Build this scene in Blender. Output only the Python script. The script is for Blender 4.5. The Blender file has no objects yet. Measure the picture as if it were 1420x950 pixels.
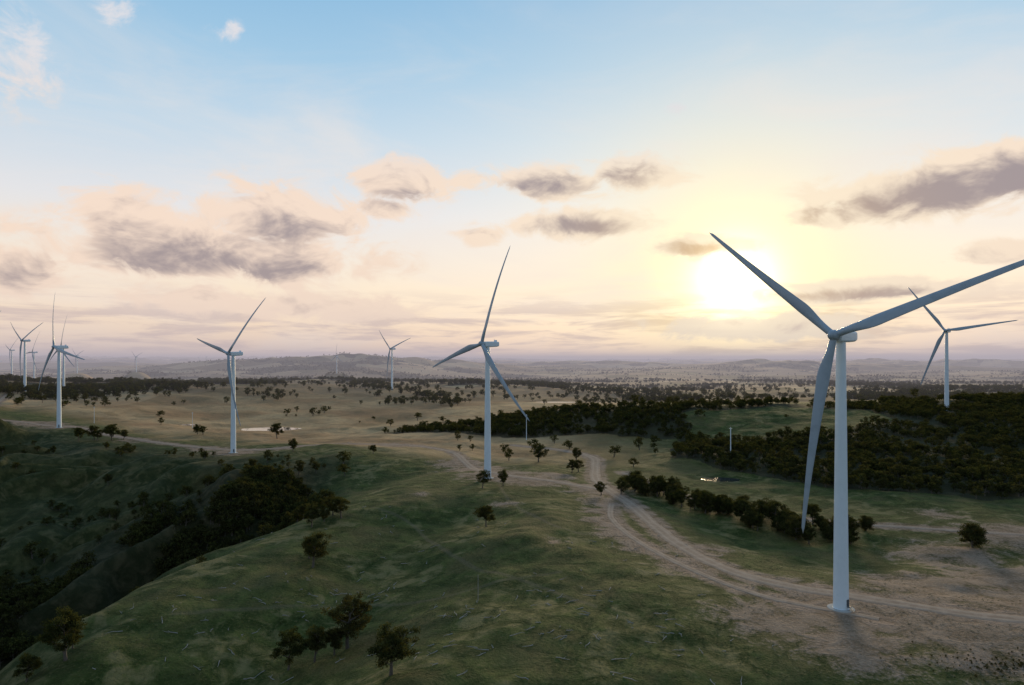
import bpy, math, random
import numpy as np
from mathutils import Vector, Matrix
random.seed(7); rng=np.random.default_rng(7)
scene=bpy.context.scene
scene.view_settings.view_transform='Standard'
scene.view_settings.look='None'
scene.view_settings.exposure=0

def lin(r,g,b):
    f=lambda c:(c/255/12.92) if c/255<=.04045 else ((c/255+.055)/1.055)**2.4
    return (f(r),f(g),f(b),1)
def ss(a,b,x):
    t=np.clip((x-a)/(b-a),0,1); return t*t*(3-2*t)

# ------------------------------------------------------------------ noise
def vnoise(x,y,seed=0):
    xi=np.floor(x).astype(np.int64); yi=np.floor(y).astype(np.int64)
    fx=x-xi; fy=y-yi
    fx=fx*fx*fx*(fx*(fx*6-15)+10); fy=fy*fy*fy*(fy*(fy*6-15)+10)
    def hsh(a,b):
        h=(a*374761393+b*668265263+seed*974634777)&0xffffffff
        h=((h^(h>>13))*1274126177)&0xffffffff
        h=((h^(h>>15))*2246822519)&0xffffffff
        return ((h^(h>>16))&0xffff)/65535.0
    a=hsh(xi,yi);b=hsh(xi+1,yi);c=hsh(xi,yi+1);d=hsh(xi+1,yi+1)
    return (a+(b-a)*fx)+((c+(d-c)*fx)-(a+(b-a)*fx))*fy
def fbm(x,y,octv=4,seed=0,gain=.5):
    s=0;amp=1;tot=0
    for i in range(octv):
        s=s+amp*(vnoise(x,y,seed+i*17)*2-1); tot+=amp; amp*=gain
        x,y=(x*1.6-y*1.2)+13.7,(x*1.2+y*1.6)+5.1
    return s/tot

# ------------------------------------------------------------------ terrain definition
TURB=[ # x,y,z base, yaw deg, first blade angle deg
 (119.5,248,0.0,50,21),
 (-18,504,3.3,50,74),
 (-278,681,-2,37,47),
 (-556,838,7.7,35,108),
 (538,845,28,50,8),
 (-287,1633,19,43,20),
 (-952,1334,30,30,28),
 (-2476,4500,14,30,25),
 (-1832,2500,29,35,40),
 (-1505,2150,17,35,64),
 (-2412,3788,18,30,25),
 (-985,1500,20,35,85),
 (-1001,3900,16,40,92),
 (-1000,1300,30,30,50),
]
CP=[(120,248,0),(150,240,0),(172,225,.5),(90,294,0),(79,341,0),(70,400,.5),(70,473,0),(-18,504,3.3),
(-47,625,0),(-84,720,-1),(-278,681,-2),(-557,838,8),(-420,760,0),
(87,460,-1),(112,426,-2),(157,355,-4),(200,340,-4),(260,350,0),(257,450,4),(322,430,1),(538,845,28),(675,900,38),(395,850,28),
(215,850,24),(50,1000,12),(-180,900,-5),(77,812,0),(185,761,4),(152,600,3),(206,500,2),(60,620,-3),(120,560,-1),(300,750,17),
(-353,998,-8),(-100,1200,4),(-286,1633,19),(-952,1334,30),(-700,1100,15),(-600,1400,18),(-500,1050,0),(100,1300,6),(400,1300,8),(800,1400,10),(0,1700,5),(500,1800,0),
(-600,800,11),(-750,750,15),(-540,720,-1),(-420,560,-28),(-352,470,-49),(-300,400,-60),(-285,370,-63),(-300,300,-70),(-330,200,-77),(-350,100,-82),
(-500,350,-30),(-600,300,-5),(-350,650,-6),(-291,540,-26),(-275,450,-52),(-235,480,-39),(-190,520,-26),(-140,530,-14),(-90,545,-5),(-260,600,-5),(-191,585,-3),(-165,600,0),
(-161,215,-14),(-155,240,-11),(-142,280,-7),(-131,310,-5),(-122,360,-4),(-115,400,-3),(-85,450,0),(-190,300,-42),(-200,360,-47),(-165,430,-28),(-215,240,-53),(-200,180,-52),
(-40,380,-6),(-62,320,-11),(-85,250,-20),(-100,200,-30),(-110,150,-40),(-130,215,-14),
(-20,330,-1),(-20,250,-2),(-40,200,-6),(0,200,-4),(0,150,-8),(60,200,-2),(60,150,-5),(100,150,-4),(50,300,1.5),(20,380,2.5),(0,440,2.5),(-60,180,-12),(200,150,-3),(260,200,0),
(0,50,-15),(0,-50,-20),(-100,50,-40),(150,0,-10),(0,-300,-30),(-400,-300,-60),(400,-300,-10),(500,200,-2),(700,500,10),(900,800,35),
(-2500,2500,5),(0,2600,-10),(2500,2500,-10),(-2500,500,10),(2500,500,15),(-2000,-1500,-30),(2000,-1500,-10)]
CPa=np.array(CP,float)
def tps_U(r2): return np.where(r2>1e-9, r2*np.log(np.maximum(r2,1e-9)),0)
P=CPa[:,:2]/500.0; Z=CPa[:,2]; n=len(P)
K=tps_U(((P[:,None]-P[None])**2).sum(2))+np.eye(n)*2e-4
A=np.zeros((n+3,n+3));A[:n,:n]=K;A[:n,n]=1;A[:n,n+1:]=P;A[n,:n]=1;A[n+1:,:n]=P.T
W=np.linalg.solve(A,np.concatenate([Z,[0,0,0]]))
def tps(x,y):
    x=np.clip(x,-2600,2600)/500.0; y=np.clip(y,-1600,2700)/500.0
    out=np.full(x.shape,W[n])+W[n+1]*x+W[n+2]*y
    for i in range(n):
        r2=(x-P[i,0])**2+(y-P[i,1])**2
        out+=W[i]*tps_U(r2)
    return out

ROADS=[ (4.6,[(420,150),(300,203),(230,222),(172,238),(135,258),(108,275),(92,296),(82,335),(77,380),(74,430),(68,470),(64,520),(72,590),(77,660),(50,720),(0,755)]),
 (4.0,[(68,472),(35,492),(2,512),(-25,545),(-40,600),(-62,680),(-110,728),(-180,730),(-250,708),(-282,700)]),
 (3.6,[(-282,700),(-360,737),(-450,790),(-557,852),(-700,900),(-860,1150),(-952,1300)]),
 (2.4,[(330,330),(265,352),(215,378),(170,400),(120,455),(100,520),(90,560)]),
 (2.2,[(128,238),(95,262),(74,300),(60,345),(56,385),(62,425)]),
]
def smooth_poly(pts,k=6):
    p=np.array(pts,float); q=[p[0]]
    P0=np.vstack([2*p[0]-p[1],p,2*p[-1]-p[-2]])
    for i in range(1,len(P0)-2):
        for j in range(1,k+1):
            t=j/k
            a,b,c,d=P0[i-1],P0[i],P0[i+1],P0[i+2]
            q.append(.5*((2*b)+(-a+c)*t+(2*a-5*b+4*c-d)*t*t+(-a+3*b-3*c+d)*t**3))
    return np.array(q)
ROADP=[(w,smooth_poly(p)) for w,p in ROADS]
TRACKP=[(.2,smooth_poly(p)) for p in [[(-85,415),(-58,392),(-40,352),(-18,305),(8,275),(30,248)],[(-10,490),(-4,440),(10,390),(30,350),(75,338)],[(-130,262),(-80,285),(-30,278),(20,285)]]]
def road_dist(x,y,paths=None):
    out=np.full(x.shape,60.0)
    near=np.where((np.abs(x)<1100)&(y>50)&(y<1450))[0]
    xs=x[near];ys=y[near];best=np.full(xs.shape,60.0)
    for w,p in (paths or ROADP):
        for i in range(len(p)-1):
            a=p[i];d=p[i+1]-a;L=d@d
            if L<1e-6: continue
            m=np.where((np.abs(xs-a[0])<90)&(np.abs(ys-a[1])<90))[0]
            if len(m)==0: continue
            t=np.clip(((xs[m]-a[0])*d[0]+(ys[m]-a[1])*d[1])/L,0,1)
            dd=np.hypot(xs[m]-a[0]-t*d[0],ys[m]-a[1]-t*d[1])-w
            best[m]=np.minimum(best[m],dd)
    out[near]=best
    return out
PONDS=[(-353,998,46,26),(162,529,16,9),(-488,1015,22,10),(90,1350,40,14)]

def height_nopond(x,y):
    r=np.hypot(x,y)
    h=tps(x,y)
    rd=road_dist(x,y)
    off=ss(3,35,rd)
    for t in TURB: off=off*ss(20,70,np.hypot(x-t[0],y-t[1]))
    h=h+off*(fbm(x/90,y/90,3,3)*4.5*ss(60,200,r)+fbm(x/26,y/26,3,5)*1.8*(1-ss(900,1600,r)))
    t=(x*-.87+y*.49); s=(y-(524.6-.563*x))
    gm=ss(-30,-110,s)*ss(-560,-330,s)*ss(-120,-200,x)*ss(-900,-700,x)
    g=np.abs(fbm(t/75+fbm(x/60,y/60,2,9)*.5,s/260,3,11))
    h=h+gm*(g*60-14)
    h=h+ss(700,1800,r)*fbm(x/520,y/520,4,21)*20*off
    far=ss(2300,5500,r)
    hf=-45+fbm(x/1500,y/1500,4,31)*60
    rg=1-np.abs(fbm(x/3200,y/2200,5,41))*2
    amp=ss(4000,9000,r)*80+ss(8000,20000,r)*150+ss(18000,32000,r)*180
    hf=hf+np.clip(rg-.25,0,1)*amp*(.7+.3*ss(3000,-3000,x))
    for hx,hy,hr,hz in [(-2150,6900,1100,115),(-1100,7400,900,100),(-3000,8500,1000,135),(-350,8200,700,70),(3800,8500,1300,100),(1500,11000,1600,100),(6500,11000,1800,150)]:
        q=((x-hx)/hr)**2+((y-hy)/(hr*.8))**2
        hf=hf+hz*np.exp(-q)*(.85+.4*fbm(x/350,y/350,3,51))
    h=h*(1-far)+hf*far
    for tx,ty,tz,_,_ in TURB:
        w=1-ss(18,75 if ty<1000 else 160,np.hypot(x-tx,y-ty))
        h=h*(1-w)+tz*w
    return h
PZ=[float(height_nopond(np.array([float(p[0])]),np.array([float(p[1])]))[0])-.3 for p in PONDS]
def height(x,y):
    h=height_nopond(x,y)
    for (px,py,rx,ry),pz in zip(PONDS,PZ):
        q=np.hypot((x-px)/rx,(y-py)/ry)
        w=1-ss(1.15,2.4,q)
        h=h*(1-w)+(pz+.8*ss(.85,1.15,q)-.6)*w
    return h
def H(x,y): return float(height(np.array([float(x)]),np.array([float(y)]))[0])

FOREST=np.array([(-195,905),(-60,850),(77,815),(190,772),(165,690),(150,610),(206,505),(257,455),(322,432),(420,415),(560,470),(900,650),(1100,1050),(700,990),(395,930),(230,935),(60,1040),(-60,975)],float)
CLEAR=np.array([(195,765),(250,700),(330,690),(420,770),(440,850),(340,880),(230,860)],float)
def inpoly(poly,x,y):
    c=np.zeros(x.shape,bool); j=len(poly)-1
    for i in range(len(poly)):
        xi,yi=poly[i];xj,yj=poly[j]
        c^=((yi>y)!=(yj>y))&(x<(xj-xi)*(y-yi)/(yj-yi+1e-12)+xi); j=i
    return c
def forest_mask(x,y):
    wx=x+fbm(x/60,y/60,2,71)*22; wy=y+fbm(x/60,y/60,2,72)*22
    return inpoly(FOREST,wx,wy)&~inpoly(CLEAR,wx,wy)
def woods_prob(x,y):
    return ss(.05,.24,fbm(x/480,y/420,5,121,.64))

# ------------------------------------------------------------------ node helpers
def new_mat(name):
    m=bpy.data.materials.new(name); m.use_nodes=True
    nt=m.node_tree; nt.nodes.clear(); return m,nt
class NB:
    def __init__(s,nt): s.nt=nt
    def put(s,sock,v):
        if v is None: return
        if isinstance(v,bpy.types.NodeSocket): s.nt.links.new(v,sock)
        else: sock.default_value=v
    def M(s,op,a,b=None,c=None,clamp=False):
        nd=s.nt.nodes.new('ShaderNodeMath'); nd.operation=op; nd.use_clamp=clamp
        s.put(nd.inputs[0],a); s.put(nd.inputs[1],b); s.put(nd.inputs[2],c); return nd.outputs[0]
    def V(s,op,a,b=None):
        nd=s.nt.nodes.new('ShaderNodeVectorMath'); nd.operation=op
        s.put(nd.inputs[0],a); s.put(nd.inputs[1],b)
        return nd.outputs['Value'] if op in('DOT_PRODUCT','LENGTH','DISTANCE') else nd.outputs[0]
    def MA(s,vec,m,a):
        nd=s.nt.nodes.new('ShaderNodeVectorMath'); nd.operation='MULTIPLY_ADD'
        s.put(nd.inputs[0],vec); s.put(nd.inputs[1],m); s.put(nd.inputs[2],a); return nd.outputs[0]
    def mix(s,f,a,b,mode='MIX'):
        nd=s.nt.nodes.new('ShaderNodeMix'); nd.data_type='RGBA'; nd.blend_type=mode
        s.put(nd.inputs[0],f)
        s.put(nd.inputs[6],a if isinstance(a,bpy.types.NodeSocket) else (*a[:3],1)); s.put(nd.inputs[7],b if isinstance(b,bpy.types.NodeSocket) else (*b[:3],1)); return nd.outputs[2]
    def noise(s,vec,scale,detail=3,rough=.5,dist=0):
        nd=s.nt.nodes.new('ShaderNodeTexNoise'); s.put(nd.inputs['Vector'],vec)
        nd.inputs['Scale'].default_value=scale; nd.inputs['Detail'].default_value=detail
        nd.inputs['Roughness'].default_value=rough; nd.inputs['Distortion'].default_value=dist
        return nd.outputs['Fac']
    def sstep(s,x,a,b):
        nd=s.nt.nodes.new('ShaderNodeMapRange'); nd.interpolation_type='SMOOTHSTEP'
        s.put(nd.inputs[0],x); nd.inputs[1].default_value=a; nd.inputs[2].default_value=b
        return nd.outputs[0]
    def ramp(s,x,stops):
        nd=s.nt.nodes.new('ShaderNodeValToRGB'); s.put(nd.inputs[0],x)
        e=nd.color_ramp.elements
        while len(e)<len(stops): e.new(.5)
        for i,(p,c) in enumerate(stops): e[i].position=p
        for i,(p,c) in enumerate(stops): e[i].color=(*c[:3],1)
        return nd.outputs[0]
    def attr(s,name):
        nd=s.nt.nodes.new('ShaderNodeAttribute'); nd.attribute_name=name; return nd.outputs['Fac']
    def xyz(s,x,y,z):
        nd=s.nt.nodes.new('ShaderNodeCombineXYZ'); s.put(nd.inputs[0],x);s.put(nd.inputs[1],y);s.put(nd.inputs[2],z); return nd.outputs[0]
    def finish(s,col,rough=.9,bump=None,bstr=.5,bdist=.3,spec=.2,metal=0):
        b=s.nt.nodes.new('ShaderNodeBsdfPrincipled'); o=s.nt.nodes.new('ShaderNodeOutputMaterial')
        s.put(b.inputs['Base Color'],col if isinstance(col,bpy.types.NodeSocket) else (*col[:3],1)); s.put(b.inputs['Roughness'],rough)
        b.inputs['Specular IOR Level'].default_value=spec; b.inputs['Metallic'].default_value=metal
        if bump is not None:
            bp=s.nt.nodes.new('ShaderNodeBump'); bp.inputs['Strength'].default_value=bstr; bp.inputs['Distance'].default_value=bdist
            s.put(bp.inputs['Height'],bump); s.nt.links.new(bp.outputs[0],b.inputs['Normal'])
        s.nt.links.new(b.outputs[0],o.inputs[0]); return b

# ------------------------------------------------------------------ sky
SAZ=math.radians(18.1); SEL=math.radians(6.3)
SUND=Vector((math.sin(SAZ)*math.cos(SEL),math.cos(SAZ)*math.cos(SEL),math.sin(SEL)))
world=bpy.data.worlds.new("World"); scene.world=world; world.use_nodes=True
nt=world.node_tree; nt.nodes.clear(); B=NB(nt)
tc=nt.nodes.new('ShaderNodeTexCoord'); dirv=tc.outputs['Generated']
sep=nt.nodes.new('ShaderNodeSeparateXYZ'); nt.links.new(dirv,sep.inputs[0])
D=57.29578
az=B.M('MULTIPLY',B.M('ARCTAN2',sep.outputs[0],sep.outputs[1]),D)
el=B.M('MULTIPLY',B.M('ARCSINE',sep.outputs[2]),D)
sky=nt.nodes.new('ShaderNodeTexSky'); sky.sky_type='NISHITA'; sky.sun_disc=False
sky.sun_elevation=SEL; sky.sun_rotation=SAZ; sky.altitude=800; sky.dust_density=1.0; sky.ozone_density=1.0
eln=B.M('DIVIDE',el,90.0,clamp=True)
front=B.ramp(eln,[(0,lin(224,198,190)),(.03,lin(242,212,186)),(.065,lin(245,223,198)),(.13,lin(222,220,222)),(.195,lin(190,209,224)),(.255,lin(156,194,221)),(.31,lin(136,182,216)),(.5,lin(112,154,192)),(1,lin(104,132,164))])
rear=B.ramp(eln,[(0,lin(160,158,166)),(.05,lin(168,170,180)),(.15,lin(150,172,190)),(.4,lin(122,150,178)),(1,lin(104,132,164))])
base=B.mix(B.sstep(sep.outputs[1],-.3,.5),rear,front)
col=B.mix(1.0,base,B.mix(1.0,sky.outputs[0],(0.022,)*3,'MULTIPLY'),'ADD')
ang=B.M('MULTIPLY',B.M('ARCCOSINE',B.M('MINIMUM',B.V('DOT_PRODUCT',dirv,tuple(SUND)),1.0)),D)
def gauss(a,w):
    x=B.M('DIVIDE',a,w); return B.M('EXPONENT',B.M('MULTIPLY',B.M('MULTIPLY',x,x),-1.0))
g30=gauss(ang,19.0); g12=gauss(ang,9.5); g4=gauss(ang,5.2); g1=gauss(ang,2.5)
def addc(c,f,rgb):
    return B.mix(1.0,c,B.mix(1.0,B.xyz(f,f,f),rgb,'MULTIPLY'),'ADD')
col=B.mix(B.M('MULTIPLY',g30,.55),col,lin(255,244,222))
col=B.mix(B.M('MULTIPLY',g12,.8),col,lin(255,240,188))
q=B.xyz(az,el,0.0)
qs=B.MA(q,(1,1.75,1),(0,0,0))
nA=B.noise(qs,.24,7,.61,.5)
nU=B.noise(B.V('ADD',qs,(.35,1.5,0)),.24,4,.58,.5)
def azel(px,py):
    x=(px-710)/947; return math.degrees(math.atan(x)), math.degrees(math.atan((500-py)/math.hypot(947,px-710)))
def mkbl(lst):
    L=[]
    for px,py,w,h,k in lst:
        a,e=azel(px,py); c=math.cos(math.radians(a)); L.append((a,e,w/947*D*c*c,h/947*D*c,k))
    return L
BL=mkbl([(160,300,74,46,1.1),(255,348,205,38,1.15),(395,300,120,46,1.15),(400,364,90,36,1.15),
  (560,252,70,32,1.0),(535,290,50,18,.9),(765,254,92,24,1.1),(875,240,84,24,1.0),(640,248,40,18,.6),(800,310,90,22,1.15),(665,325,44,15,.9),
  (1150,300,75,18,.95),(1270,266,150,38,1.3),(1410,232,140,46,1.35),(965,342,80,16,1.05),(20,374,85,36,1.1),(270,412,100,22,.95),
  (430,425,190,22,.85),(520,365,60,32,.68),(1190,404,180,16,1.0),(1060,452,170,20,.95),
  (15,75,100,80,.44),(165,15,40,34,.42),(315,42,30,16,.42),(1390,350,95,18,.8),(940,145,30,12,.35),(60,320,70,16,.6)])
SH=mkbl([(250,366,200,26,1.0),(395,330,100,34,.75),(150,325,60,22,.6),(780,260,95,15,.95),(805,316,80,15,.95),(1290,276,150,28,1.1),(1410,248,130,36,1.15),(550,280,55,16,.75),(880,246,60,13,.7),(15,385,80,18,.85),(965,346,60,10,.7),(1190,410,150,10,.7)])
def blobs(vec,L):
    tot=None
    for a,e,w,h,k in L:
        d=B.MA(vec,(1/w,1/h,0),(-a/w,-e/h,0))
        g=B.M('MULTIPLY_ADD',B.V('DOT_PRODUCT',d,d),-1.0,math.log(k))
        tot=g if tot is None else B.M('MAXIMUM',tot,g)
    return B.M('EXPONENT',tot)
b0=blobs(q,BL); b1=blobs(q,SH)
nn=B.M('MULTIPLY',B.M('SUBTRACT',nA,.5),2.15)
dens=B.M('ADD',b0,nn)
cover=B.M('MULTIPLY',B.sstep(dens,.20,.66),B.sstep(b0,.06,.3))
relief=B.M('MULTIPLY',B.M('SUBTRACT',nA,nU),2.4)
cshade=B.M('MULTIPLY',B.sstep(B.M('SUBTRACT',B.M('MULTIPLY_ADD',b1,.75,B.M('MULTIPLY',dens,.45)),relief),.28,1.30),B.sstep(dens,.3,.75))
warm=B.mix(B.M('MULTIPLY',g30,.8),lin(247,222,202),lin(255,240,210))
warm=B.mix(B.sstep(el,14.0,21.0),warm,lin(226,224,228))
dark=B.mix(g12,lin(157,143,146),lin(214,180,140))
dark=B.mix(B.sstep(el,6.0,2.0),dark,lin(196,176,170))
ccol=B.mix(cshade,warm,dark)
qv=B.MA(q,(.5,1.6,0),(0,0,3.0))
veil=B.M('MULTIPLY',B.sstep(B.noise(qv,.10,5,.62,.6),.42,.78),B.sstep(el,34.0,8.0))
col=B.mix(B.M('MULTIPLY',veil,.6),col,lin(246,232,222))
ql=B.MA(q,(.42,3.4,0),(0,0,7.0))
low=B.M('MULTIPLY',B.sstep(B.noise(ql,.30,5,.6,.3),.44,.62),B.M('MULTIPLY',B.sstep(el,6.5,3.0),B.sstep(el,-.5,.8)))
col=addc(col,g4,(.50,.40,.16)); col=addc(col,g1,(1.6,1.35,.85))
col=B.mix(B.M('MULTIPLY',low,.6),col,B.mix(g12,lin(198,178,178),lin(240,206,150)))
col=B.mix(B.M('MULTIPLY',cover,.92),col,ccol)
col=addc(col,g4,(.10,.07,.02)); col=addc(col,g1,(.7,.6,.38))
bg=nt.nodes.new('ShaderNodeBackground'); nt.links.new(col,bg.inputs[0]); bg.inputs[1].default_value=1.0
wo=nt.nodes.new('ShaderNodeOutputWorld'); nt.links.new(bg.outputs[0],wo.inputs[0])
world.cycles.sampling_method='MANUAL'; world.cycles.sample_map_resolution=512

sl=bpy.data.lights.new('sun','SUN'); sl.energy=4.0; sl.angle=math.radians(16.0); sl.color=(1,.76,.44)
so=bpy.data.objects.new('sun',sl); scene.collection.objects.link(so)
so.rotation_euler=SUND.to_track_quat('Z','Y').to_euler()

# ------------------------------------------------------------------ ground mesh
def link(o,parent=None):
    scene.collection.objects.link(o)
    if parent: o.parent=parent
    return o
def mk(name,verts,faces,mats,smooth=False,midx=None):
    me=bpy.data.meshes.new(name); me.from_pydata([tuple(v) for v in verts],[],[tuple(f) for f in faces])
    for m in mats: me.materials.append(m)
    if midx is not None: me.polygons.foreach_set('material_index',np.asarray(midx,dtype=np.int32))
    if smooth: me.polygons.foreach_set('use_smooth',np.ones(len(me.polygons),bool))
    me.update(); return me
angs=np.concatenate([np.linspace(-60,60,1000,endpoint=False),np.linspace(60,300,140,endpoint=False)])
ang_r=np.radians(angs)
rr=[15.0]
while rr[-1]<150: rr.append(rr[-1]*1.03)
while rr[-1]<1000: rr.append(rr[-1]*1.005)
while rr[-1]<50000: rr.append(rr[-1]*1.012)
rr=np.array(rr); na=len(angs); nr=len(rr)
R2,A2=np.meshgrid(rr,ang_r,indexing='ij')
X=(R2*np.sin(A2)).ravel(); Y=(R2*np.cos(A2)).ravel()
Zt=height(X,Y)
co=np.empty((nr*na+1,3),np.float32); co[:-1,0]=X;co[:-1,1]=Y;co[:-1,2]=Zt; co[-1]=(0,0,H(0,0))
i=np.arange(nr-1)[:,None]*na; j=np.arange(na)[None]; j2=(j+1)%na
quads=np.stack([(i+j),(i+j2),(i+na+j2),(i+na+j)],-1).reshape(-1,4)[:,::-1]
tri=np.stack([np.arange(na),np.full(na,nr*na),(np.arange(na)+1)%na],-1)[:,::-1]
loops=np.concatenate([quads.ravel(),tri.ravel()]).astype(np.int32)
starts=np.concatenate([np.arange(len(quads))*4,len(quads)*4+np.arange(len(tri))*3]).astype(np.int32)
me=bpy.data.meshes.new('ground'); me.vertices.add(len(co)); me.vertices.foreach_set('co',co.ravel())
me.loops.add(len(loops)); me.loops.foreach_set('vertex_index',loops)
me.polygons.add(len(starts)); me.polygons.foreach_set('loop_start',starts)
me.polygons.foreach_set('use_smooth',np.ones(len(starts),bool))
me.update(calc_edges=True)
def addattr(name,v):
    a=me.attributes.new(name,'FLOAT','POINT'); vv=np.zeros(len(co),np.float32); vv[:-1]=v; a.data.foreach_set('value',vv)
rdist=road_dist(X,Y); addattr('road',rdist)
addattr('track',ss(1.6,.2,road_dist(X,Y,TRACKP)))
sline=Y-(524.6-.563*X)
dry=ss(30,140,sline+fbm(X/80,Y/80,2,81)*50)*np.maximum(ss(220,-40,X-.2*(Y-700)),ss(930,1150,Y)); addattr('dry',dry)
DIRT=[(120,248,30,1.05),(148,238,34,1.1),(185,232,36,1.05),(170,275,32,1),(215,285,34,.95),(108,216,22,.85),(92,238,24,.8),(205,250,44,1),(230,215,30,.9),(140,205,20,.6),(260,290,44,.7),
 (-10,515,32,1),(16,492,24,1),(-30,560,28,.95),(-45,600,28,.9),(30,520,22,.85),(60,470,26,.9),(58,430,20,.85),(-278,688,28,1),(-230,706,20,.9),(-557,845,26,1),(-320,712,24,.85),(-120,726,32,.85),(-180,728,28,.75),(-420,770,24,.7),
 (52,400,13,.9),(50,372,14,.9),(54,348,14,.9),(62,325,14,.9),(76,300,16,.9),(95,330,14,.7),(260,352,34,.8),(210,330,28,.75),(-600,870,34,.9),(-820,1050,44,.8),(-900,1180,44,.8),(162,529,22,.4),(250,400,20,.6),(-5,420,12,.6),(20,330,10,.55),(-60,440,10,.5)]
dm=np.zeros_like(X)
for dx,dy,dr,k in DIRT: dm=np.maximum(dm,k*np.exp(-((X-dx)**2+(Y-dy)**2)/(dr*dr)))
addattr('dirt',dm)
scrub=np.exp(-((X-152)/26)**2-((Y-204)/9)**2)
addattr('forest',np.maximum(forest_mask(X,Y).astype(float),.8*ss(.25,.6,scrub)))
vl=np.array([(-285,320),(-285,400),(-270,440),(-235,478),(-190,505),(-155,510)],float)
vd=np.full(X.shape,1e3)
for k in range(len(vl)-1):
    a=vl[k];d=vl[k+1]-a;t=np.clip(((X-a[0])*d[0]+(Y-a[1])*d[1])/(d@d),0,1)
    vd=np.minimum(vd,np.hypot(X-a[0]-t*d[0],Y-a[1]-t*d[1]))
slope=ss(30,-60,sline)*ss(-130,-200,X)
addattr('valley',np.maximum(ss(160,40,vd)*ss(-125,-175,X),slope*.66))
rad=np.hypot(X,Y)
addattr('far',ss(1300,2200,rad)*woods_prob(X,Y))
addattr('fields',ss(1100,1900,rad))

gm,nt=new_mat('pasture_ground'); B=NB(nt)
tc=nt.nodes.new('ShaderNodeTexCoord'); O=tc.outputs['Object']
n_f=B.noise(O,.9,4,.7); n_m=B.noise(O,.11,4,.6,.5); n_l=B.noise(O,.022,5,.62,.6)
green=B.mix(B.sstep(n_m,.35,.68),(.034,.050,.010),(.090,.107,.027))
green=B.mix(B.M('MULTIPLY',B.sstep(n_l,.46,.66),.6),green,(.130,.102,.042))
green=B.mix(B.M('MULTIPLY',B.sstep(n_f,.52,.70),.5),green,(.18,.15,.066))
green=B.mix(B.M('MULTIPLY',B.sstep(n_f,.46,.32),.6),green,(.020,.026,.008))
patch=B.M('MULTIPLY',B.sstep(n_l,.32,.40),B.sstep(n_l,.48,.42))
green=B.mix(B.M('MULTIPLY',B.M('MULTIPLY',patch,B.sstep(n_m,.40,.62)),.5),green,(.27,.205,.10))
green=B.mix(B.M('MULTIPLY',B.attr('track'),.4),green,(.17,.135,.085))
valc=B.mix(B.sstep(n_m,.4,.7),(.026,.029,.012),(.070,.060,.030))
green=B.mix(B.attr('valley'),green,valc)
n_d=B.noise(O,.006,4,.6,.4)
dryc=B.mix(B.sstep(n_d,.35,.65),(.34,.195,.095),(.55,.355,.18))
dryc=B.mix(B.M('MULTIPLY',B.sstep(n_l,.50,.62),.5),dryc,(.20,.14,.065))
dryc=B.mix(B.M('MULTIPLY',B.sstep(n_m,.5,.7),.35),dryc,(.21,.14,.08))
vo=nt.nodes.new('ShaderNodeTexVoronoi'); vo.inputs['Scale'].default_value=.0024; nt.links.new(O,vo.inputs['Vector'])
vs=nt.nodes.new('ShaderNodeSeparateColor'); nt.links.new(vo.outputs['Color'],vs.inputs[0])
fld=B.ramp(vs.outputs[0],[(0,(.11,.095,.040)),(.3,(.22,.145,.08)),(.55,(.37,.235,.13)),(.8,(.60,.41,.23)),(1,(.13,.115,.05))])
dryc=B.mix(B.M('MULTIPLY',B.attr('fields'),.8),dryc,fld)
c=B.mix(B.M('MULTIPLY',B.attr('dry'),.98),green,dryc)
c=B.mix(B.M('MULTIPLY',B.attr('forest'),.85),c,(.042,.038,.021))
woods=B.M('ADD',B.attr('far'),B.M('MULTIPLY',B.M('SUBTRACT',n_l,.5),.9))
c=B.mix(B.M('MULTIPLY',B.sstep(woods,.40,.66),.85),c,(.042,.042,.025))
dirtc=B.mix(B.sstep(n_m,.35,.65),(.19,.125,.082),(.31,.215,.155))
dirtc=B.mix(B.M('MULTIPLY',B.sstep(n_f,.48,.66),.5),dirtc,(.42,.31,.23))
dirtc=B.mix(B.M('MULTIPLY',B.sstep(n_f,.45,.32),.4),dirtc,(.10,.08,.045))
dn=B.M('ADD',B.attr('dirt'),B.M('ADD',B.M('MULTIPLY',B.M('SUBTRACT',n_m,.5),1.4),B.M('MULTIPLY',B.M('SUBTRACT',n_f,.5),.8)))
verge=B.M('ADD',B.sstep(B.attr('road'),10.0,0.0),B.M('MULTIPLY',B.M('SUBTRACT',n_m,.5),1.6))
c=B.mix(B.M('MULTIPLY',B.sstep(dn,.28,.66),.9),c,dirtc)
c=B.mix(B.M('MULTIPLY',B.sstep(verge,.30,.95),.9),c,dirtc)
B.finish(c,.95,B.M('MULTIPLY_ADD',n_m,3.0,n_f),.9,.7,.1)
me.materials.append(gm)
ground=link(bpy.data.objects.new('ground',me))

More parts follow.
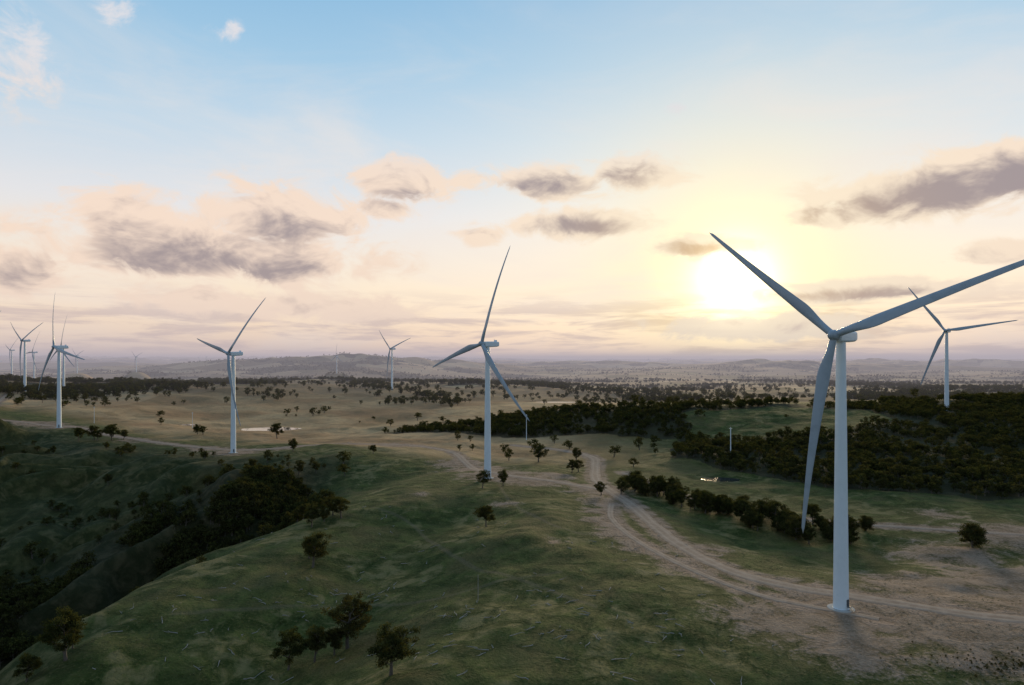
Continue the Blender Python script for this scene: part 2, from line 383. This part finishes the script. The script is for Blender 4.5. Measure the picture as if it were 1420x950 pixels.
rm,nt=new_mat('packed_gravel'); B=NB(nt)
tc=nt.nodes.new('ShaderNodeTexCoord'); O=tc.outputs['Object']
a=B.noise(O,.25,4,.6); b=B.noise(O,2.5,3,.6)
ruts=B.attr('across')
tr=B.M('EXPONENT',B.M('MULTIPLY',B.M('POWER',B.M('DIVIDE',B.M('SUBTRACT',B.M('ABSOLUTE',ruts),.42),.16),2.0),-1.0))
c=B.mix(B.sstep(a,.35,.65),(.26,.182,.13),(.36,.262,.195))
c=B.mix(B.M('MULTIPLY',tr,.45),c,(.45,.35,.27))
c=B.mix(B.M('MULTIPLY',B.sstep(b,.45,.7),.35),c,(.16,.115,.08))
B.finish(c,.95,b,.4,.1,.1)
for w,p in ROADP:
    d=[0]
    for k in range(1,len(p)): d.append(d[-1]+np.hypot(*(p[k]-p[k-1])))
    d=np.array(d); N=int(d[-1]/1.5); s=np.linspace(0,d[-1],N)
    cx=np.interp(s,d,p[:,0]);cy=np.interp(s,d,p[:,1]); tx=np.gradient(cx);ty=np.gradient(cy);L=np.hypot(tx,ty);tx/=L;ty/=L
    wl=w*(1+.25*fbm(s/9,s*0+3,4,91)); wr=w*(1+.25*fbm(s/9,s*0+9,4,95))
    lift={4.6:.10,4.0:.085,3.6:.07,2.4:.06,2.2:.05}[w]
    M=9; V=[];AC=[]
    for k in range(M):
        u=-1+2*k/(M-1); off=np.where(u<0,u*wl,u*wr)
        xx=cx-ty*off; yy=cy+tx*off
        zz=height(xx,yy)+lift+.05*(1-u*u)-(.16 if abs(u)==1 else 0)
        V.append(np.stack([xx,yy,zz],1)); AC.append(np.full(N,u))
    V=np.stack(V,1).reshape(-1,3); AC=np.stack(AC,1).ravel()
    F=[(r*M+k,r*M+k+1,(r+1)*M+k+1,(r+1)*M+k) for r in range(N-1) for k in range(M-1)]
    m2=mk('dirt_road',V,F,[rm],True); at=m2.attributes.new('across','FLOAT','POINT'); at.data.foreach_set('value',AC.astype(np.float32))
    link(bpy.data.objects.new('dirt_road',m2))

wm,nt=new_mat('pond_water'); B=NB(nt); tc=nt.nodes.new('ShaderNodeTexCoord')
B.finish((.05,.055,.05),.06,B.noise(tc.outputs['Object'],1.5,2,.5),.05,.02,.8)
for (px,py,rx,ry),pz in zip(PONDS,PZ):
    V=[(px,py,pz)];N=60
    for k in range(N):
        t=k/N*6.28318; f=.98+.07*math.sin(2*t+px)+.04*math.sin(5*t)
        V.append((px+rx*f*math.cos(t),py+ry*f*math.sin(t),pz))
    link(bpy.data.objects.new('farm_pond',mk('farm_pond',V,[(0,1+k,1+(k+1)%N) for k in range(N)],[wm])))

# ------------------------------------------------------------------ turbines
tm,nt=new_mat('turbine_white_paint'); B=NB(nt); tc=nt.nodes.new('ShaderNodeTexCoord')
dirt=B.noise(tc.outputs['Object'],.35,4,.6)
B.finish(B.mix(B.M('MULTIPLY',B.sstep(dirt,.4,.75),.3),(.66,.75,.82),(.54,.62,.68)),.38,spec=.5)
bm_,nt=new_mat('blade_gelcoat'); B=NB(nt); tc=nt.nodes.new('ShaderNodeTexCoord')
B.finish(B.mix(B.sstep(B.noise(tc.outputs['Object'],.25,3,.6),.4,.8),(.34,.41,.48),(.28,.34,.40)),.35,spec=.5)
cm,nt=new_mat('concrete'); B=NB(nt); tc=nt.nodes.new('ShaderNodeTexCoord')
B.finish(B.mix(B.noise(tc.outputs['Object'],1.2,4,.6),(.32,.31,.29),(.48,.46,.43)),.9)
dk,nt=new_mat('dark_grey_metal'); B=NB(nt); B.finish((.09,.10,.11),.5)

def lathe(prof,N=40):
    V=[];F=[]
    for r,z in prof:
        for k in range(N): V.append((r*math.cos(k/N*math.tau),r*math.sin(k/N*math.tau),z))
    for i in range(len(prof)-1):
        for k in range(N): F.append((i*N+k,i*N+(k+1)%N,(i+1)*N+(k+1)%N,(i+1)*N+k))
    F.append(tuple(range(N))[::-1]); F.append(tuple(range((len(prof)-1)*N,len(prof)*N)))
    return V,F
prof=[(2.8,-.5),(2.8,.3)]
for s in range(5):
    z0=.3+s*19.3; z1=.3+(s+1)*19.3
    ra=2.65-(2.65-1.62)*((z0-.3)/96.5)**1.1; rb=2.65-(2.65-1.62)*((z1-.3)/96.5)**1.1
    prof+= [(ra,z0+.01),(rb,z1-.14),(rb+.03,z1-.12),(rb+.03,z1)]
V,F=lathe(prof,72); tower_me=mk('tower',V,F,[tm],False)
V,F=lathe([(4.6,-1.0),(4.6,.12),(4.35,.22),(2.9,.24),(2.9,.10)],48); found_me=mk('foundation',V,F,[cm])
V=[];F=[];secs=[(-3.6,.70,.72,0),(-3.2,.92,.93,0),(-1,1.0,1.0,0),(4,1.02,1.02,.05),(8,.98,.95,.15),(9.6,.86,.80,.3),(10.0,.6,.55,.35)]
N=24
for y,sx,sz,dz in secs:
    for k in range(N):
        t=k/N*math.tau; c,s=math.cos(t),math.sin(t); e=.38
        V.append((2.0*sx*math.copysign(abs(c)**e,c),y,2.05*sz*math.copysign(abs(s)**e,s)+dz))
for i in range(len(secs)-1):
    for k in range(N): F.append((i*N+k,i*N+(k+1)%N,(i+1)*N+(k+1)%N,(i+1)*N+k))
F.append(tuple(range(N)));F.append(tuple(range((len(secs)-1)*N,len(secs)*N))[::-1])
def box(V,F,x0,x1,y0,y1,z0,z1):
    b=len(V); V+= [(x0,y0,z0),(x1,y0,z0),(x1,y1,z0),(x0,y1,z0),(x0,y0,z1),(x1,y0,z1),(x1,y1,z1),(x0,y1,z1)]
    F+= [tuple(b+q for q in f) for f in [(0,3,2,1),(4,5,6,7),(0,1,5,4),(1,2,6,5),(2,3,7,6),(3,0,4,7)]]
box(V,F,-1.5,1.5,7.2,7.6,2.0,3.3); box(V,F,-.06,.06,6.2,6.32,2.0,4.0); box(V,F,-.6,.6,6.22,6.3,3.6,3.7)
nac_me=mk('nacelle',V,F,[tm],False)
prof=[]
for k in range(11):
    t=k/10*math.pi/2; prof.append((2.0*math.cos(t)+.001,2.6*math.sin(t)))
V,F=lathe([(1.7,-2.0),(2.0,-1.4)]+prof,32); V=[(x,-z,y) for x,y,z in V]; hub_me=mk('hub',V,F,[bm_],True)
RB=74.0; V=[];F=[];NS=36;NP=20
for i in range(NS+1):
    u=(i/NS)**1.15; r=1.2+u*(RB-1.2)
    if u<.20: k=float(ss(0.02,.20,u)); ch=2.5+(4.5-2.5)*k; th=1.0-(.62)*k
    else: k=(u-.2)/.8; ch=4.5-(4.5-1.05)*k**.85; th=.38-.20*k
    if u>.95: ch*=max(.12,math.sqrt(max(0,1-((u-.95)/.05)**2)))
    circ=1-float(ss(.02,.17,u)); tw=math.radians(8+14*(1-u)**2)
    for k in range(NP):
        t=k/NP*math.tau
        xc=.5*math.cos(t)
        px=ch*(xc+ (1-circ)*-.18); py=ch*th*.5*math.sin(t)*(circ+(1-circ)*(.35+.65*(xc+.5)))
        X1=px*math.cos(tw)-py*math.sin(tw); Y1=px*math.sin(tw)+py*math.cos(tw)
        V.append((-X1,Y1+6.5*u**2.2-1.0*u,r))
for i in range(NS):
    for k in range(NP): F.append((i*NP+k,i*NP+(k+1)%NP,(i+1)*NP+(k+1)%NP,(i+1)*NP+k))
F.append(tuple(range(NS*NP,(NS+1)*NP)))
blade_me=mk('blade',V,F,[bm_],True)
V=[];F=[];box(V,F,-.55,.55,-.12,.12,0,2.3);box(V,F,-.8,.8,-.9,-.1,-.25,-.05)
for s in range(5): box(V,F,-.6,.6,-1.2-s*.3,-.92-s*.3,-.45-s*.22,-.35-s*.22)
door_me=mk('door',V,F,[dk])
def turbine(x,y,z,yaw,a0,s=1.0,detail=True):
    e=bpy.data.objects.new('wind_turbine',None); link(e); e.location=(x,y,z); e.scale=(s,)*3; e.empty_display_size=5
    link(bpy.data.objects.new('tower',tower_me),e)
    if detail:
        link(bpy.data.objects.new('foundation',found_me),e)
        d=link(bpy.data.objects.new('door',door_me),e); d.location=(1.4,-2.32,1.6); d.rotation_euler=(0,0,.5)
    head=link(bpy.data.objects.new('yaw_head',None),e); head.location=(0,0,98.7); head.rotation_euler=(0,0,-math.radians(yaw))
    link(bpy.data.objects.new('nacelle',nac_me),head)
    rot=link(bpy.data.objects.new('rotor',None),head); rot.location=(0,-5.6,.35); rot.rotation_euler=(-math.radians(4),0,0)
    link(bpy.data.objects.new('hub',hub_me),rot)
    for k in range(3):
        b=link(bpy.data.objects.new('blade_%d'%(k+1),blade_me),rot); b.rotation_euler=(0,math.radians(90-(a0+120*k)),0)
for i,t in enumerate(TURB):
    turbine(*t,detail=i<5)
for k,(tx,ty) in enumerate([(-4700,10500),(-4950,10800),(-4350,10900),(-4600,11500),(-4150,11300),(2500,12500),(2950,12900),(1800,12600)]):
    turbine(tx,ty,H(tx,ty),40,20+k*37,detail=False)

# ------------------------------------------------------------------ trees
lm,nt=new_mat('eucalypt_leaves'); B=NB(nt)
oi=nt.nodes.new('ShaderNodeObjectInfo'); tc=nt.nodes.new('ShaderNodeTexCoord')
nz=B.noise(tc.outputs['Object'],.55,2,.6)
c=B.mix(B.sstep(nz,.35,.7),(.024,.031,.011),(.092,.094,.032))
c=B.mix(B.M('MULTIPLY',oi.outputs['Random'],.4),c,(.066,.054,.026))
df=nt.nodes.new('ShaderNodeBsdfDiffuse'); tl=nt.nodes.new('ShaderNodeBsdfTranslucent'); mx=nt.nodes.new('ShaderNodeMixShader'); mx.inputs[0].default_value=.35
nt.links.new(c,df.inputs[0]); nt.links.new(B.mix(1.0,c,(1.4,1.3,.6),'MULTIPLY'),tl.inputs[0]); nt.links.new(df.outputs[0],mx.inputs[1]); nt.links.new(tl.outputs[0],mx.inputs[2])
o=nt.nodes.new('ShaderNodeOutputMaterial'); nt.links.new(mx.outputs[0],o.inputs[0])
bk,nt=new_mat('eucalypt_bark'); B=NB(nt); tc=nt.nodes.new('ShaderNodeTexCoord')
B.finish(B.mix(B.noise(tc.outputs['Object'],1.5,4,.6),(.06,.05,.04),(.17,.145,.12)),.9)
dw,nt=new_mat('dead_wood'); B=NB(nt); tc=nt.nodes.new('ShaderNodeTexCoord')
B.finish(B.mix(B.noise(tc.outputs['Object'],1.5,4,.6),(.20,.18,.16),(.42,.40,.37)),.9)

def tube(V,F,pts,rad,N=6):
    b=len(V); pts=[Vector(p) for p in pts]
    for i,p in enumerate(pts):
        d=(pts[min(i+1,len(pts)-1)]-pts[max(i-1,0)]).normalized()
        u=d.orthogonal().normalized(); w=d.cross(u)
        for k in range(N):
            t=k/N*math.tau; V.append(tuple(p+(u*math.cos(t)+w*math.sin(t))*rad[i]))
    for i in range(len(pts)-1):
        for k in range(N): F.append((b+i*N+k,b+i*N+(k+1)%N,b+(i+1)*N+(k+1)%N,b+(i+1)*N+k))
def tree_mesh(name,seed,nlobe,ncl,nleaf,leaf,zc=6.0,rx=2.7,rz=3.0,csize=.85,N=6):
    """10 m tall: leaning trunk, one limb per lobe, each lobe a loose group of leaf clumps"""
    rs=random.Random(seed); g=np.random.default_rng(seed); V=[];F=[]
    lean=Vector((rs.uniform(-1.1,1.1),rs.uniform(-1.1,1.1),0))
    tp=[Vector((0,0,-.4))]+[Vector((rs.uniform(-.2,.2),rs.uniform(-.2,.2),0))+lean*(k/5)**1.3+Vector((0,0,k/5*7.2)) for k in range(1,6)]
    tube(V,F,tp,[.38,.29,.23,.18,.11,.05],N)
    ctr=lean*.7+Vector((0,0,zc)); cl=[]; a0=rs.uniform(0,6.28)
    for l in range(nlobe):
        f=(l+.5)/nlobe; zz=-1+2*f; a=a0+l*2.39996+rs.uniform(-.5,.5)
        rad=math.sqrt(max(.05,1-zz*zz)); m_=rs.uniform(.55,1.15)
        lc=ctr+Vector((math.cos(a)*rad*rx*m_,math.sin(a)*rad*rx*m_,zz*rz*rs.uniform(.75,1.05))); lr=rs.uniform(.85,1.4)
        ff=min(max((lc.z-2.0)/7.4,.15),.92)*5; i0=min(int(ff),4); st=tp[i0].lerp(tp[i0+1],ff-i0)
        mid=st.lerp(lc,.5)+Vector((rs.gauss(0,.15),rs.gauss(0,.15),-.3)); tube(V,F,[st,mid,lc],[.15,.09,.04],5 if N>4 else 4)
        for k in range(ncl):
            p=lc+Vector((rs.gauss(0,.62),rs.gauss(0,.62),rs.gauss(0,.42)))*lr
            cl.append((p,rs.uniform(.65,1.1)*csize*lr))
            if N>4: tube(V,F,[mid.lerp(lc,.6),p],[.05,.02],3)
    for k in range(max(3,nlobe//2)): cl.append((ctr+Vector((rs.gauss(0,rx*.3),rs.gauss(0,rx*.3),rs.gauss(0,rz*.35))),rs.uniform(.9,1.35)*csize))
    nb=len(F); Vl=[]
    for cpos,cr in cl:
        m=max(6,int(nleaf*cr*cr/(csize*csize))); v=g.normal(size=(m,3)); v/=np.linalg.norm(v,axis=1)[:,None]; v*=(g.random((m,1))**.5)*cr*np.array([1.15,1.15,.8])
        c=v+np.array(cpos)
        nrm=g.normal(size=(m,3)); nrm/=np.linalg.norm(nrm,axis=1)[:,None]
        t1=np.cross(nrm,g.normal(size=(m,3))); t1/=np.linalg.norm(t1,axis=1)[:,None]; t2=np.cross(nrm,t1)
        s=(leaf*(.6+.8*g.random((m,1))))
        Vl.append(np.stack([c-t1*s,c-t2*s*.6,c+t1*s,c+t2*s*.6],1).reshape(-1,3))
    Vl=np.concatenate(Vl); b=len(V); V=V+[tuple(v) for v in Vl]
    F=F+[(b+4*k,b+4*k+1,b+4*k+2,b+4*k+3) for k in range(len(Vl)//4)]
    return mk(name,V,F,[bk,lm],False,[0]*nb+[1]*(len(F)-nb))
near=[tree_mesh('eucalyptus',100+k,[11,10,12,10,11][k],6,85,.18,[6.0,5.8,6.2,5.9,6.4][k],[2.8,2.3,3.3,2.7,2.3][k],[3.2,3.6,2.7,3.3,3.0][k],.88) for k in range(5)]
bush=[tree_mesh('bushy_eucalyptus',200+k,14,6,90,.20,4.5,4.0,3.6,1.1) for k in range(2)]
def place(x,y,h,kind=None,rs=random):
    me_=kind or rs.choice(near)
    o=link(bpy.data.objects.new('eucalyptus_tree',me_)); o.location=(x,y,H(x,y)-.05); s=h/10.0
    o.scale=(s*rs.uniform(.92,1.15),s*rs.uniform(.92,1.15),s); o.rotation_euler=(0,0,rs.uniform(0,6.28))
rt=random.Random(3)
for x,y,h,k in [(-60,249,21,0),(-94,322,17,3),(-98,330,11,1),(-113,385,13,2),(-99,396,14,3),(-105,400,12,0),(-149,228,17,1),(-78,238,14,2),(-70,242,13,4),(-64,246,10,2),(-36,203,15,2),
  (-14,372,12,2),(-20,463,13,3),(-6,473,11,1),(24,620,18,0),(48,548,11,2),(54,556,11,3),(60,640,12,1),(59,452,10,0),(228,338,13,5),
  (-486,765,16,2),(-470,768,18,0),(-462,760,13,3),(-448,765,19,2),(-438,770,12,4),(-289,840,20,2),(-392,850,13,1),(-383,846,12,0),
  (-470,700,9,1),(-355,600,10,2),(-218,575,13,0),(-175,560,12,3),(-205,640,12,1),(-165,575,10,4),(-130,640,9,2),
  (-158,222,9,2),(-152,236,8,4),(-108,392,9,1),(-128,420,10,2),(-136,432,12,3),(-122,438,9,0)]:
    place(x,y,h,(near+bush)[k],rt)
for k in range(60):
    t=rt.random(); bx=np.interp(t,[0,.25,.5,.75,1],[86,112,136,158,186]); by=np.interp(t,[0,.25,.5,.75,1],[470,432,392,362,352])
    place(bx+rt.gauss(0,6),by+rt.uniform(-5,28),rt.uniform(7,15),rt.choice(near+bush+bush),rt)

lowcol=bpy.data.collections.new('forest_tree_models')
for k in range(6):
    m_=tree_mesh('forest_tree',300+k,[7,8,6,9,7,6][k],3,20,.44,[5.4,5.2,5.8,5,5.4,5.6][k],[2.6,3.1,2.2,3.6,2.8,2.1][k],[3.2,3.1,3.2,3.0,3.3,3.2][k],1.25,4)
    lowcol.objects.link(bpy.data.objects.new('forest_tree_model',m_))
def scatter(name,pts,sc,coll):
    pts=np.asarray(pts,float); z=height(pts[:,0].copy(),pts[:,1].copy())-.1
    me_=bpy.data.meshes.new(name); me_.from_pydata([(float(a),float(b),float(c)) for (a,b),c in zip(pts,z)],[],[])
    a=me_.attributes.new('sc','FLOAT_VECTOR','POINT'); v=np.asarray(sc,np.float32)
    if v.ndim==1: v=np.stack([v*rng.uniform(.85,1.3,len(v)),v*rng.uniform(.85,1.3,len(v)),v],1).astype(np.float32)
    a.data.foreach_set('vector',v.ravel())
    a=me_.attributes.new('rot','FLOAT_VECTOR','POINT'); r=np.zeros((len(v),3),np.float32); r[:,2]=rng.uniform(0,6.28,len(v)); a.data.foreach_set('vector',r.ravel())
    ob=link(bpy.data.objects.new(name,me_))
    g=bpy.data.node_groups.new(name+'_instancer','GeometryNodeTree')
    g.interface.new_socket('Geometry',in_out='INPUT',socket_type='NodeSocketGeometry'); g.interface.new_socket('Geometry',in_out='OUTPUT',socket_type='NodeSocketGeometry')
    gi=g.nodes.new('NodeGroupInput');go=g.nodes.new('NodeGroupOutput');ip=g.nodes.new('GeometryNodeInstanceOnPoints')
    ci=g.nodes.new('GeometryNodeCollectionInfo'); ci.inputs['Collection'].default_value=coll; ci.inputs['Separate Children'].default_value=True; ci.inputs['Reset Children'].default_value=True
    s1=g.nodes.new('GeometryNodeInputNamedAttribute'); s1.data_type='FLOAT_VECTOR'; s1.inputs['Name'].default_value='sc'
    s2=g.nodes.new('GeometryNodeInputNamedAttribute'); s2.data_type='FLOAT_VECTOR'; s2.inputs['Name'].default_value='rot'
    L=g.links.new; L(gi.outputs[0],ip.inputs['Points']); L(ci.outputs[0],ip.inputs['Instance']); ip.inputs['Pick Instance'].default_value=True
    L(s1.outputs[0],ip.inputs['Scale']); L(s2.outputs[0],ip.inputs['Rotation']); L(ip.outputs[0],go.inputs[0])
    md=ob.modifiers.new('instances','NODES'); md.node_group=g
    return ob
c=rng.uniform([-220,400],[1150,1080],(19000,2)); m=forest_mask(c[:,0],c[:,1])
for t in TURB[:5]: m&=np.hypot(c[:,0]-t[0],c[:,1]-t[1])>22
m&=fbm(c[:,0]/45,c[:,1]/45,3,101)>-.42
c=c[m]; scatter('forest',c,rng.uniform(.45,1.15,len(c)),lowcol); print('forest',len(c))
c=rng.uniform([-1300,560],[1300,1900],(18000,2)); sl_=c[:,1]-(524.6-.563*c[:,0])
m=(sl_>110)&(~forest_mask(c[:,0],c[:,1]))
pr=ss(.12,.42,fbm(c[:,0]/170,c[:,1]/170,4,111))*(.09+.6*ss(900,1500,c[:,1]))+.008
m&=rng.random(len(c))<pr
for t in TURB: m&=np.hypot(c[:,0]-t[0],c[:,1]-t[1])>25
m&=road_dist(c[:,0],c[:,1])>6
for p in PONDS: m&=np.hypot((c[:,0]-p[0])/p[2],(c[:,1]-p[1])/p[3])>1.6
c=c[m]; scatter('paddock_trees',c,np.clip(rng.normal(1.05,.35,len(c)),.4,2.0),lowcol); print('paddock',len(c))
th=np.radians(rng.uniform(-48,48,80000)); r=1500*np.exp(rng.random(80000)*1.75)
c=np.stack([r*np.sin(th),r*np.cos(th)],1)
pr=woods_prob(c[:,0],c[:,1])*.55+.035
c=c[rng.random(len(c))<pr]; scatter('distant_woodland',c,rng.uniform(.8,1.8,len(c)),lowcol); print('distant',len(c))
pts=[];scs=[]
for k in range(2200):
    i0=rng.integers(0,len(vl)-1); t=rng.random(); p=vl[i0]*(1-t)+vl[i0+1]*t+rng.normal(size=2)*np.array([38,34])
    if p[0]>-132: continue
    if vnoise(np.array([p[0]/24]),np.array([p[1]/24]),133)[0]<.46+.16*float(p[1]>450): continue
    pts.append(p); scs.append(rng.uniform(.5,1.4))
c=rng.uniform([-560,280],[-120,740],(2200,2)); sl_=c[:,1]-(524.6-.563*c[:,0])
m=(sl_<-25)&(fbm(c[:,0]/50,c[:,1]/50,3,131)>.2); c=c[m]
c2=c[np.array([not(p[0]>-170 and p[1]<460) for p in c])]
pts=np.concatenate([np.array(pts),c2]); scs=np.concatenate([scs,rng.uniform(.3,.9,len(c2))])
scatter('valley_trees',pts,scs,lowcol); print('valley',len(pts))
c=rng.normal(size=(240,2))*np.array([17,4.5])+np.array([156,203]); scatter('low_scrub',c,rng.uniform(.04,.10,len(c)),lowcol)

tg,nt=new_mat('tussock_grass'); B=NB(nt); oi=nt.nodes.new('ShaderNodeObjectInfo')
B.finish(B.mix(oi.outputs['Random'],(.07,.075,.028),(.22,.18,.085)),.9)
tcol=bpy.data.collections.new('tussock_models')
for k in range(3):
    V=[];F=[]; rs=random.Random(k)
    for q_ in range(26):
        a=rs.uniform(0,6.28);r0=rs.uniform(0,.3);l=rs.uniform(.15,.35);o_=rs.uniform(.2,.5);w=.035
        x0,y0=r0*math.cos(a),r0*math.sin(a);px,py=-math.sin(a)*w,math.cos(a)*w
        b=len(V);V+=[(x0-px,y0-py,-.05),(x0+px,y0+py,-.05),(x0+math.cos(a)*o_,y0+math.sin(a)*o_,l)];F.append((b,b+1,b+2))
    tcol.objects.link(bpy.data.objects.new('tussock_model',mk('tussock',V,F,[tg])))
th=np.radians(rng.uniform(-46,46,18000)); r=150+rng.random(18000)**.8*200
c=np.stack([r*np.sin(th),r*np.cos(th)],1); m=(fbm(c[:,0]/20,c[:,1]/20,4,141)>-.05)&(road_dist(c[:,0],c[:,1])>1.5)
c=c[m]; scatter('tussock_grass',c,rng.uniform(.5,1.3,len(c)),tcol)

V=[];F=[];rs=random.Random(5)
for k in range(230):
    if k<160: cx,cy=rs.choice([(-95,230),(-120,260),(-60,300),(0,215),(30,225),(-20,240),(-90,300),(10,260),(60,212)]); x=cx+rs.gauss(0,14); y=cy+rs.gauss(0,14)
    else: x=rs.uniform(-150,90); y=rs.uniform(190,420)
    a=rs.uniform(0,6.28); L=rs.uniform(1.2,5.5); n_=4; pts=[]
    for i in range(n_+1):
        xx=x+math.cos(a)*L*i/n_+rs.gauss(0,.15); yy=y+math.sin(a)*L*i/n_+rs.gauss(0,.15)
        pts.append((xx,yy,i*rs.uniform(.0,.15)))
    zz=height(np.array([p[0] for p in pts]),np.array([p[1] for p in pts]))
    pts=[(p[0],p[1],float(z)+.12+p[2]) for p,z in zip(pts,zz)]
    tube(V,F,pts,[.14,.12,.10,.07,.03],5)
    if rs.random()<.6:
        b=Vector(pts[2]); tube(V,F,[b,b+Vector((rs.gauss(0,1),rs.gauss(0,1),rs.uniform(.2,1.0)))],[.07,.02],4)
link(bpy.data.objects.new('fallen_branches',mk('fallen_branches',V,F,[dw])))

def pole(name,x,y,h,arm=True,w=1.0):
    V,F=lathe([(.28*w,-.5),(.26*w,.2),(.18*w,h)],12)
    if arm: box(V,F,-1.4,1.4,-.08,.08,h-1.2,h-1.0); [box(V,F,d-.06,d+.06,-.06,.06,h-1.0,h-.65) for d in(-1.25,0.4,1.25)]
    o=link(bpy.data.objects.new(name,mk(name,V,F,[tm if arm else dw]))); o.location=(x,y,H(x,y))
pole('utility_pole',188,587,28,True,1.8); pole('utility_pole',17,804,30,True,1.6); pole('utility_pole',-560,915,22); pole('utility_pole',-440,940,22)
pole('met_mast',-13,262,10,False,.45)  # thin met mast standing on the near slope

# ------------------------------------------------------------------ haze lying over the distant lowlands
hm,nt=new_mat('haze'); 
ab=nt.nodes.new('ShaderNodeVolumeAbsorption'); em=nt.nodes.new('ShaderNodeEmission'); ad=nt.nodes.new('ShaderNodeAddShader'); o=nt.nodes.new('ShaderNodeOutputMaterial')
SG=1/12000.0
ab.inputs[0].default_value=(0,0,0,1); ab.inputs[1].default_value=SG
em.inputs[0].default_value=(.43,.39,.44,1); em.inputs[1].default_value=SG  # airlight put in as the haze's own emission, no real scattering
nt.links.new(ab.outputs[0],ad.inputs[0]); nt.links.new(em.outputs[0],ad.inputs[1]); nt.links.new(ad.outputs[0],o.inputs['Volume'])
V=[];F=[];box(V,F,-46000,46000,1100,46000,-400,320)
link(bpy.data.objects.new('haze',mk('haze',V,F,[hm])))

cd=bpy.data.cameras.new('camera'); cam=bpy.data.objects.new('camera',cd); link(cam)
cam.location=(0,0,90); cam.rotation_euler=(math.radians(90),0,0)
cd.lens=24.0; cd.sensor_width=36; cd.shift_y=25/1420; cd.clip_start=1; cd.clip_end=200000
scene.camera=cam
